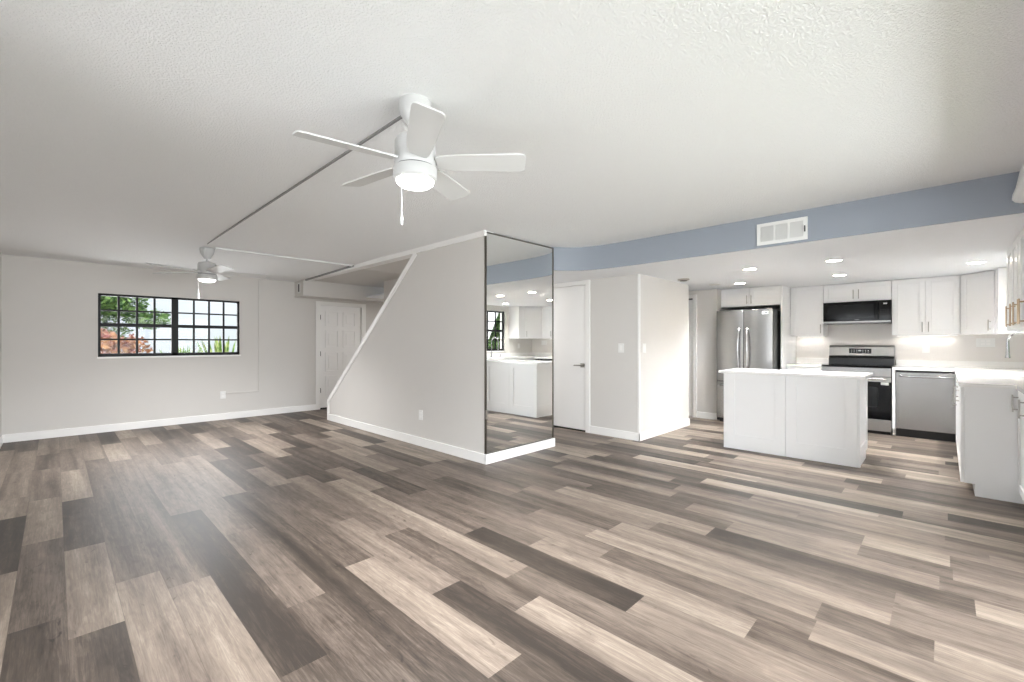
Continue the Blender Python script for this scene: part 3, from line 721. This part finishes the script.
# refrigerator
fy0, fy1, fx0 = 1.752, 2.52, 7.09
r = thing('refrigerator', (7.5, 2.13, 0), 'stainless french-door refrigerator with bottom freezer drawer', 'refrigerator')
MB().box(fx0 + .026, 8.0, fy0, fy1, .03, 1.69).build('cabinet_body', 'black', r, bevel=.004)
MB().box(fx0 + .09, 7.9, fy0 + .02, fy1 - .02, 0, .05).build('base_grille', 'darkgrey', r)
ym = 2.133
def curved_front(ya, yb, z0, z1):
    """door slab bowed very slightly toward the room"""
    mb = MB(); n = 8; poly = []
    for i in range(n + 1):
        t = i / n; poly.append((fx0 + .012 * (2 * t - 1) ** 2, ya + (yb - ya) * t, 0))
    poly += [(fx0 + .024, yb, 0), (fx0 + .024, ya, 0)]
    mb.prism(poly, Z, z0, z1); return mb
def fridge_handle(y, bow, parent):
    mb = MB(); pts = []
    for i in range(15):
        t = i / 14; z = .80 + .62 * t; e = math.sin(PI * t) ** .35 if 0 < t < 1 else 0
        pts.append((fx0 - .004 - .05 * e, y + bow * .012 * math.sin(PI * t), z))
    mb.tube(pts, .0125, 14); mb.build('door_handle', 'chrome', parent, smooth=True)
d1 = curved_front(ym + .003, fy1, .635, 1.70).build('door', 'steel', r, bevel=.004, smooth=True)
d2 = curved_front(fy0, ym - .003, .635, 1.70).build('door', 'steel', r, bevel=.004, smooth=True)
fridge_handle(ym + .052, 1, d1); fridge_handle(ym - .052, -1, d2)
d3 = curved_front(fy0, fy1, .07, .628).build('freezer_drawer', 'steel', r, bevel=.004, smooth=True)
mb = MB(); pts = []
for i in range(15):
    t = i / 14; e = math.sin(PI * t) ** .35 if 0 < t < 1 else 0
    pts.append((fx0 - .0 - .055 * e, fy0 + .06 + (fy1 - fy0 - .12) * t, .575))
mb.tube(pts, .0125, 14); mb.build('drawer_handle', 'chrome', d3, smooth=True)
bz = 1.625
mb = MB().box(fx0 - .001, fx0 + .006, 1.805, 1.885, bz, bz + .042); bdg = mb.build('energy_badge', 'sticker', d2, label='white badge with dark lettering')
mb = MB().box(fx0 - .002, fx0 + .0, 1.812, 1.86, bz + .008, bz + .026); mb.box(fx0 - .002, fx0, 1.865, 1.878, bz + .01, bz + .03); mb.build('badge_mark', 'black', bdg) if False else mb.bm.free()
MB().box(fx0 - .002, fx0 + .0, 1.812, 1.862, bz + .008, bz + .028).build('badge_mark', 'darkgrey', d2)
for yy in (fy0 + .06, fy1 - .06): MB().box(fx0 + .05, fx0 + .14, yy - .03, yy + .03, 1.69, 1.712).build('hinge_cover', 'darkgrey', r, bevel=.003)

# base units, east wall
TOE = .095
def ebase(ya, yb, doors, label):
    return cabinet('base_cabinet', (FX, ya, 0), mY, mX, ya - yb, EW - FX - .002, 0, CB, doors, label, 'base cabinet', toe=TOE, group='white base cabinets')
w = 1.688 - 1.262
ebase(1.688, 1.262, [(0, w, TOE, .69, 'r', 'high'), (0, w, .69, CB - .006, None, 'drawer')], 'white base cabinet between refrigerator panel and stove, behind the island')
tag(MB().box(FX, EW - .01, .461, .492, TOE, CB).box(FX + .06, EW - .01, .461, .492, 0, TOE).build('filler_panel', 'cab', bevel=.001), 'narrow white filler strip between the stove and the dishwasher', 'panel')
# south run: sink base etc. facing north (front plane y = -.11)
FY = -.11
def sbase(xa, xb, doors, label, fy=FY, hm='nickel', name='base_cabinet', open_top=False):
    return cabinet(name, (xa, fy, 0), mX, pY, xa - xb, fy - SW - .002, 0, CB, doors, label, 'base cabinet', toe=TOE, group='white base cabinets', hm=hm, open_top=open_top)
r = thing('base_cabinet', (7.9, -.45, 0), 'white corner base cabinet behind the dishwasher end of the counter', 'base cabinet', 'white base cabinets')
MB().box(7.24, EW - .005, SW + .002, FY - .02, TOE, CB).build('carcass', 'cab', r); MB().box(7.24, EW - .005, SW + .002, FY - .07, 0, TOE + .001).build('toe_kick', 'cab', r)
d = MB().shaker((7.60, FY - .019, TOE), mX, pY, .355, CB - TOE - .006).build('door', 'cab', r, bevel=.0015); pull((7.60, FY, 0), mX, pY, .03, .66, .79, d)
sbase(7.235, 6.28, [(0, .478, TOE, CB - .17, 'r', 'high'), (.478, .955, TOE, CB - .17, 'l', 'high'), (0, .955, CB - .17, CB - .006, None, 'plain')], 'white sink base cabinet under the kitchen window', open_top=True)
sbase(6.275, 5.07, [(0, .4, TOE, CB - .006, 'r', 'high'), (.4, .8, TOE, CB - .006, 'l', 'high'), (.8, 1.2, TOE, CB - .006, 'l', 'high')], 'white base cabinet with exposed plain end panel at the step in the counter')
FY2 = -.415
sbase(5.065, 4.245, [(0, .41, TOE, CB - .006, 'l', 'high'), (.41, .82, TOE, CB - .006, 'l', 'high')], 'shallow white base cabinet with bar pulls at the right frame edge', fy=FY2)

# worktops
tag(MB().box(FX - .03, EW, 1.265, 1.69, CB, CT).build('countertop', 'quartz', bevel=.003), 'short white quartz worktop between refrigerator panel and stove', 'countertop', 'white quartz worktops')
SK = (6.40, 7.12, -.60, -.215)
mb = MB()
mb.box(FX - .03, EW, FY + .03, .491, CB, CT)
mb.box(SK[1], EW, SW, FY + .03, CB, CT).box(5.03, SK[0], SW, FY + .03, CB, CT)
mb.box(SK[0], SK[1], SW, SK[2], CB, CT).box(SK[0], SK[1], SK[3], FY + .03, CB, CT)
mb.box(4.245, 5.03, SW, FY2 + .03, CB, CT)
bmesh.ops.remove_doubles(mb.bm, verts=mb.bm.verts, dist=1e-5)
tag(mb.build('countertop', 'quartz'), 'long L-shaped white quartz worktop running over the dishwasher and around the sink', 'countertop', 'white quartz worktops')
mb = MB().box(EW - .02, EW, SW, .491, CT, CT + .085).box(5.03, EW - .02, SW, SW + .02, CT, CT + .085)
tag(mb.build('backsplash_upstand', 'quartz', bevel=.002), 'low white quartz upstand along the back of the L-shaped worktop', 'backsplash')
tag(MB().box(EW - .02, EW, 1.27, 1.69, CT, CT + .085).build('backsplash_upstand', 'quartz', bevel=.002), 'low white quartz upstand behind the short worktop beside the fridge panel', 'backsplash')
struct('trim_backsplash', MB().box(EW - .004, EW, SW, 1.69, CT + .08, UZ0 + .2), 'splash')
# sink
r = thing('kitchen_sink', (6.76, -.41, .70), 'white rectangular sink set in the worktop under the window', 'sink')
mb = MB(); a, b, c, d = SK; t = .012; z0 = .68; zt = CT + .006
mb.box(a - .016, b + .016, c - .016, c + t, CT, zt).box(a - .016, b + .016, d - t, d + .016, CT, zt).box(a - .016, a + t, c + t, d - t, CT, zt).box(b - t, b + .016, c + t, d - t, CT, zt)
mb.build('sink_rim', 'sink', r, bevel=.003)
mb = MB().box(a + .001, a + t, c + .001, d - .001, z0, CT + .001).box(b - t, b - .001, c + .001, d - .001, z0, CT + .001).box(a + t, b - t, c + .001, c + t, z0, CT + .001).box(a + t, b - t, d - t, d - .001, z0, CT + .001).box(a + .001, b - .001, c + .001, d - .001, z0 - .012, z0)
mb.build('sink_bowl', 'sink', r)
MB().lathe((6.76, -.41, z0), [(.045, 0), (.045, .003), (.03, .004), (0, .001)], 24).build('drain', 'chrome', r, smooth=True)
# faucet: gooseneck with pull-down head
r = thing('kitchen_faucet', (6.79, -.675, CT), 'chrome gooseneck pull-down faucet behind the sink', 'faucet')
mb = MB().lathe((6.79, -.675, CT), [(.028, 0), (.028, .006), (.022, .014), (.019, .05), (.017, .12), (.0, .12)], 24)
mb.build('faucet_base', 'chrome', r, smooth=True)
pts = [(6.79, -.675, CT + .1), (6.79, -.675, CT + .33)]
for i in range(1, 13):
    a_ = PI * i / 12; pts.append((6.79, -.675 + .108 - .108 * math.cos(a_), CT + .33 + .11 * math.sin(a_)))
mb = MB().tube(pts, .011, 14); mb.build('spout', 'chrome', r, smooth=True)
ex, ey, ez = pts[-1]
MB().lathe((ex, ey, CT + .165), [(.0, 0), (.021, 0), (.02, .012), (.015, .03), (.0135, .12), (.012, .17), (0, .17)], 20).build('spray_head', 'chrome', r, smooth=True)
MB().tube([(6.79, -.66, CT + .10), (6.75, -.63, CT + .125), (6.70, -.57, CT + .14)], [.008, .006, .005], 10).build('lever', 'chrome', r, smooth=True)
r = thing('soap_dispenser', (7.06, -.68, CT), 'small chrome dispenser on the worktop right of the faucet in the mirror', 'dispenser')
MB().lathe((7.06, -.68, CT), [(.02, 0), (.02, .01), (.012, .016), (.012, .05), (.016, .055), (.016, .07), (0, .072)], 20).build('dispenser_body', 'chrome', r, smooth=True)
MB().tube([(7.06, -.68, CT + .06), (7.06, -.62, CT + .062), (7.06, -.60, CT + .055)], .006, 10).build('nozzle', 'chrome', r, smooth=True)

# range
ry0, ry1 = .496, 1.256
r = thing('stove', (7.9, .876, 0), 'stainless freestanding electric range with black glass cooktop', 'stove')
MB().box(FX + .02, EW - .03, ry0 + .003, ry1 - .003, .04, .885).build('range_body', 'darkgrey', r)
MB().box(FX + .05, EW - .05, ry0 + .02, ry1 - .02, 0, .05).build('kick_base', 'black', r)
MB().box(FX - .022, EW - .13, ry0, ry1, .882, .902).build('cooktop', 'blackglass', r, bevel=.004)
for (dx, dy, rr) in ((.17, .19, .10), (.17, .56, .085), (.40, .19, .075), (.40, .56, .095)):
    MB().lathe((FX + dx, ry0 + dy, .902), [(rr, 0), (rr, .0006), (rr - .004, .0006), (rr - .004, 0)], 40).build('burner_ring', 'darkgrey', r)
bg = MB().prism([(EW - .14, 0, .90), (EW - .012, 0, .90), (EW - .012, 0, 1.175), (EW - .07, 0, 1.175), (EW - .085, 0, 1.15), (EW - .10, 0, 1.03), (EW - .125, 0, 1.0)], Y, ry0 + .004, ry1 - .004).build('backguard', 'steelh', r, bevel=.003)
mb = MB().prism([(EW - .143, 0, .902), (EW - .12, 0, .902), (EW - .098, 0, 1.02), (EW - .115, 0, 1.02), (EW - .137, 0, .99)], Y, ry0 + .006, ry1 - .006); mb.build('backguard_base', 'black', bg)
cdx = EW - .094
mb = MB().prism([(EW - .0905, 0, 1.06), (EW - .0885, 0, 1.06), (EW - .0805, 0, 1.125), (EW - .0895, 0, 1.125)], Y, .785, 1.015)
mb = MB().box(EW - .104, EW - .085, .755, 1.01, 1.06, 1.13); dp = mb.build('display', 'blackglass', bg, bevel=.002)
mb = MB()
for i, yy in enumerate((.79, .82, .85, .92, .95, .98)):
    for zz in (1.08, 1.105): mb.box(EW - .1048, EW - .1038, yy - .006, yy + .006, zz - .003, zz + .003)
mb.box(EW - .1048, EW - .1038, .868, .902, 1.092, 1.108)
mb.build('display_marks', 'raceway', dp)
mb = MB(); mb.obox((FX + .02, ry1 - .004, 0), mY, mX, 0, ry1 - ry0 - .008, 0, .028, .765, .878); mb.build('front_fascia', 'steelh', r, bevel=.003)
od = MB().obox((FX + .02, ry1 - .004, 0), mY, mX, 0, ry1 - ry0 - .008, 0, .035, .20, .76).build('oven_door', 'blackglass', r, bevel=.004)
MB().obox((FX + .02, ry1 - .004, 0), mY, mX, .0, ry1 - ry0 - .008, .03, .037, .695, .759).build('door_top_rail', 'steelh', od)
MB().obox((FX + .02, ry1 - .004, 0), mY, mX, .13, ry1 - ry0 - .14, .0345, .0362, .36, .63).build('oven_window', 'ovenglass', od)
mb = MB().tube([(FX - .062, ry0 + .05, .735), (FX - .062, ry1 - .05, .735)], .013, 16)
for yy in (ry0 + .08, ry1 - .08): mb.tube([(FX - .018, yy, .735), (FX - .062, yy, .735)], .009, 10)
mb.build('oven_handle', 'chrome', od, smooth=True)
mb = MB().box(FX - .0168, FX - .0155, ry0 + .03, ry0 + .11, .655, .69); mb.build('paper_sticker', 'sticker', od, label='white paper sticker')
MB().obox((FX + .02, ry1 - .004, 0), mY, mX, 0, ry1 - ry0 - .008, 0, .032, .045, .192).build('storage_drawer', 'steelh', r, bevel=.004)

# microwave
mz0, mz1, mx0 = 1.49, 1.792, 7.845
r = thing('microwave', (8.05, .898, mz0), 'black over-the-range microwave with stainless bottom edge', 'microwave')
MB().box(mx0 + .03, EW - .005, .520, 1.276, mz0 + .012, mz1).build('microwave_body', 'darkgrey', r)
md = MB().box(mx0, mx0 + .03, .655, 1.276, mz0 + .03, mz1).build('door', 'blackglass', r, bevel=.003)
MB().box(mx0 - .001, mx0 + .002, .70, 1.23, mz0 + .07, mz1 - .04).build('door_window', 'ovenglass', md)
cp = MB().box(mx0, mx0 + .03, .520, .652, mz0 + .03, mz1).build('control_panel', 'blackglass', r, bevel=.003)
for i in range(4):
    for j in range(5): MB().box(mx0 - .001, mx0 + .001, .548 + i * .024, .556 + i * .024, mz0 + .06 + j * .028, mz0 + .066 + j * .028).build('key', 'darkgrey', cp)
MB().box(mx0 - .001, mx0 + .001, .56, .60, mz1 - .055, mz1 - .035).build('clock_display', 'raceway', cp)
MB().box(mx0 - .004, mx0 + .03, .520, 1.276, mz0 + .006, mz0 + .029).build('bottom_trim', 'steelh', r, bevel=.003)
MB().box(mx0 + .01, EW - .01, .524, 1.272, mz0 - .006, mz0 + .012).build('hood_underside', 'brushgrey', r)
MB().box(mx0 - .0008, mx0 + .001, .86, .91, mz0 + .042, mz0 + .05).build('badge_strip', 'brushgrey', md)

# dishwasher
dy0, dy1 = -.106, .459
r = thing('dishwasher', (7.9, .17, 0), 'stainless dishwasher under the counter right of the stove', 'dishwasher')
MB().box(FX + .03, EW - .03, dy0, dy1, .10, .85).build('tub', 'darkgrey', r)
dd = MB().box(FX - .012, FX + .03, dy0 + .003, dy1 - .003, .105, .835).build('door', 'steel', r, bevel=.004)
mb = MB(); pts = []
for i in range(17):
    t = i / 16; e = math.sin(PI * t) ** .3 if 0 < t < 1 else 0
    pts.append((FX - .014 - .04 * e, dy0 + .04 + (dy1 - dy0 - .08) * t, .79 - .006 * math.sin(PI * t)))
mb.tube(pts, .012, 14); mb.build('handle', 'chrome', dd, smooth=True)
MB().box(FX - .004, FX + .03, dy0 + .003, dy1 - .003, .838, .858).build('control_strip', 'black', r)
MB().box(FX + .045, FX + .06, dy0, dy1, 0, .10).build('toe_panel', 'black', r)

# island: two cabinet units back to the room, one worktop
ix0, ix1, iy0, iy1 = 5.45, 6.04, .605, 1.83
im = (iy0 + iy1) / 2
def island_unit(ya, yb, label, end):
    r = thing('island_cabinet', ((ix0 + ix1) / 2, (ya + yb) / 2, 0), label, 'base cabinet', 'two back-to-room island cabinets')
    MB().box(ix0, ix1 - .02, yb + .001, ya - .001, TOE, CB).build('carcass', 'cab', r)
    MB().box(ix0, ix1 - .08, yb + .001, ya - .001, 0, TOE + .001).build('toe_kick', 'cab', r)
    w = ya - yb
    # back panel to the floor: wide bottom rail
    mb = MB(); o = Vector((ix0, ya - .0015, 0)); ww = w - .003; rl, tp, bt, t, rc = .10, .075, .165, .019, .010
    mb.obox(o, mY, mX, 0, rl, 0, t, 0, CB).obox(o, mY, mX, ww - rl, ww, 0, t, 0, CB).obox(o, mY, mX, rl, ww - rl, 0, t, 0, bt).obox(o, mY, mX, rl, ww - rl, 0, t, CB - tp, CB).obox(o, mY, mX, rl, ww - rl, 0, t - rc, bt, CB - tp)
    mb.build('back_panel', 'cab', r, bevel=.001)
    o = Vector((ix1 - .02, yb + .0015, 0))
    for a0, a1, sd in ((0, w / 2, 'r'), (w / 2, w, 'l')):
        d = MB().shaker(o + Y * (a0 + .0015) + Z * TOE, Y, X, a1 - a0 - .006, CB - TOE - .008).build('door', 'cab', r, bevel=.001)
        pull(o + X * .02, Y, X, (a1 - .03) if sd == 'r' else a0 + .03, .66, .79, d)
    if end:
        ye = yb if end < 0 else ya; Ne = Vector((0, end, 0)); o = Vector((ix0 - .019, ye, 0)); ww = ix1 - .02 - ix0 + .019
        mb = MB(); a = .055
        mb.obox(o, X, Ne, 0, a, 0, .016, 0, CB).obox(o, X, Ne, ww - a, ww, 0, .016, TOE, CB).obox(o, X, Ne, a, ww - a, 0, .016, TOE + .0, TOE + .09).obox(o, X, Ne, a, ww - a, 0, .016, CB - .07, CB).obox(o, X, Ne, a, ww - a, 0, .009, TOE + .09, CB - .07).obox(o, X, Ne, a, ww - .07, 0, .010, 0, TOE)
        mb.build('end_panel', 'cab', r, bevel=.001)
island_unit(iy1, im, 'left half of the white island, its panel facing the room beside the refrigerator', 1)
island_unit(im, iy0, 'right half of the white island with the panelled end in front of the stove', -1)
tag(MB().box(5.405, 6.09, .545, 1.895, CB, CT).build('countertop', 'quartz', bevel=.003), 'white quartz worktop on the island', 'countertop', 'white quartz worktops')

# backsplash outlets
plate('wall_outlet', (EW - .004, .185, 1.135), Y, mX, .075, .115, 'bright white outlet on the backsplash above the dishwasher', 'outlet', 'outlet')
plate('wall_outlet', (EW - .004, -.37, 1.215), Y, mX, .165, .11, 'wide double outlet plate on the backsplash under the corner cabinet', 'outlet', 'outlet', 2)
plate('wall_outlet', (7.76, SW, 1.14), X, pY, .075, .115, 'white outlet beside the sink window seen in the mirror', 'outlet', 'outlet')

# under-cabinet light bars
def bar(x0, x1, y0, y1, label, power, xlong):
    r = thing('under_cabinet_light', ((x0 + x1) / 2, (y0 + y1) / 2, UZ0 - .001), label, 'light', 'under-cabinet light bars')
    MB().box(x0, x1, y0, y1, UZ0 - .013, UZ0 - .001).build('light_bar', 'white', r)
    MB().box(x0 + .004, x1 - .004, y0 + .004, y1 - .004, UZ0 - .015, UZ0 - .0125).build('light_lens', 'bar', r)
    area('bar_glow', ((x0 + x1) / 2, (y0 + y1) / 2, UZ0 - .02), (0, 0, 0), x1 - x0, y1 - y0, power, (1, .96, .9))
bar(EW - .10, EW - .07, 1.31, 1.66, 'slim lit bar under the wall cabinet left of the microwave', .22, False)
bar(EW - .10, EW - .07, -.12, .48, 'slim lit bar under the two-door wall cabinet over the dishwasher', .3, False)

# moulded valance over the glass door at the right edge of the frame
poly = [(0, -.352, CEIL), (0, -.347, CEIL - .02), (0, -.342, CEIL - .05), (0, -.330, CEIL - .12), (0, -.318, CEIL - .15), (0, -.315, CEIL - .185), (0, -.330, CEIL - .205), (0, -.355, CEIL - .215), (0, SW, CEIL - .215), (0, SW, CEIL)]
tag(MB().prism(poly, X, .2, 4.395).build('door_valance', 'trim', bevel=.003), 'white moulded valance at the ceiling abutting the right end of the blue soffit', 'valance')

# ------------------------------------------------------------------ outside
struct('ground_north', MB().box(-8, 14, NW + T, 26, -.25, -.1), 'ground')
struct('ground_south', MB().box(-8, 20, -14, SW - T, -.25, -.05), 'ground')
b = MB().box(-1.2, 9, 12.6, 13.0, -.1, 5.2); struct('wall_neighbour', b, 'siding')
def leaves(mb, c, rad, n, ls, rng, flat=1.0):
    for _ in range(n):
        v = Vector((rng.gauss(0, 1), rng.gauss(0, 1), rng.gauss(0, 1))).normalized() * rng.random() ** .4
        p = Vector(c) + Vector((v.x * rad[0], v.y * rad[1], v.z * rad[2]))
        a = Vector((rng.uniform(-1, 1), rng.uniform(-1, 1), rng.uniform(-.6, .6))).normalized(); q = a.orthogonal().normalized(); q = (q + a.cross(q) * rng.uniform(-1, 1)).normalized(); l_ = ls * rng.uniform(.6, 1.3)
        vs = [mb.bm.verts.new(p + a * l_ * s + q * l_ * w) for s, w in ((-.5, 0), (-.1, .22), (.5, 0), (-.1, -.22))]
        mb.bm.faces.new(vs)
rng = random.Random(5)
r = thing('garden_tree', (-.1, 11.3, -.1), 'leafy green tree outside at the left of the black-framed window', 'tree')
mb = MB()
for c, rad, n in (((.2, 11.2, 2.2), (.75, .5, .6), 1700), ((.85, 11.25, 2.05), (.45, .4, .35), 700), ((.3, 11.5, 1.6), (.8, .5, .6), 1700), ((1.3, 11.2, 1.68), (.4, .3, .2), 380), ((.4, 11.6, .9), (.8, .4, .7), 1200)): leaves(mb, c, rad, n, .13, rng)
mb.build('foliage', 'leafg', r)
MB().tube([(-.1, 11.3, -.1), (-.05, 11.3, 1.0), (.1, 11.25, 2.1)], [.06, .05, .03], 10).tube([(-.05, 11.3, 1.0), (.6, 11.25, 2.0)], [.03, .02], 8).build('trunk', 'bark', r, smooth=True)
r = thing('garden_shrub', (.45, 10.6, -.1), 'orange and red leaved shrub outside below the green tree', 'shrub')
mb = MB()
for c, rad, n in (((.45, 10.6, 1.02), (.5, .35, .45), 900), ((.95, 10.6, 1.0), (.35, .3, .36), 380), ((.4, 10.6, .3), (.4, .3, .4), 300)): leaves(mb, c, rad, n, .14, rng)
mb.build('foliage', 'leafr', r)
mb = MB()
for dx in (-.15, .1, .3): mb.tube([(.3 + dx * .3, 10.6, -.1), (.3 + dx, 10.6, .9)], [.02, .01], 8)
mb.build('stems', 'bark', r)
def fan_plant(c, n, ln, label):
    r = thing('garden_plant', c, label, 'plant', 'low plants outside the window'); mb = MB()
    for i in range(n):
        a = 2 * PI * i / n + rng.uniform(-.2, .2); el = rng.uniform(1.05, 1.5); d = Vector((math.cos(a) * math.cos(el), math.sin(a) * math.cos(el), math.sin(el)))
        s = d.cross(Z).normalized(); p = Vector(c); w = .035
        v = [mb.bm.verts.new(p + s * w * .4), mb.bm.verts.new(p - s * w * .4)]
        for t, k in ((.5, 1.0), (.85, .6)):
            q = p + d * ln * t - Z * .06 * t * t * ln; v2 = [mb.bm.verts.new(q + s * w * k), mb.bm.verts.new(q - s * w * k)]
            mb.bm.faces.new((v[0], v[1], v2[1], v2[0])); v = v2
        tip = mb.bm.verts.new(p + d * ln - Z * .09 * ln); mb.bm.faces.new((v[0], v[1], tip))
    mb.build('fronds', 'leafp', r); MB().tube([Vector(c) - Z * .02, Vector(c) + Z * .2], [.04, .03], 8).build('stem', 'bark', r)
fan_plant((1.72, 10.5, -.1), 26, 1.40, 'spiky green plant outside behind the thick middle post of the window')
fan_plant((2.66, 11.7, -.1), 24, 1.66, 'pale spiky plant outside at the lower right of the window')
r = thing('garden_hedge', (7.6, -3.2, -.05), 'tall green hedge outside the sink window, seen in the mirror', 'hedge')
mb = MB()
for xx in (5.6, 6.6, 7.6, 8.6, 9.6): leaves(mb, (xx, -3.3, 1.8), (1.0, .55, 1.9), 3200, .22, rng)
mb.build('foliage', 'leafg', r)
mb = MB()
for xx in (5.8, 7.2, 8.8): mb.tube([(xx, -3.3, -.05), (xx + .1, -3.3, 1.6)], [.06, .04], 8)
mb.build('trunks', 'bark', r)
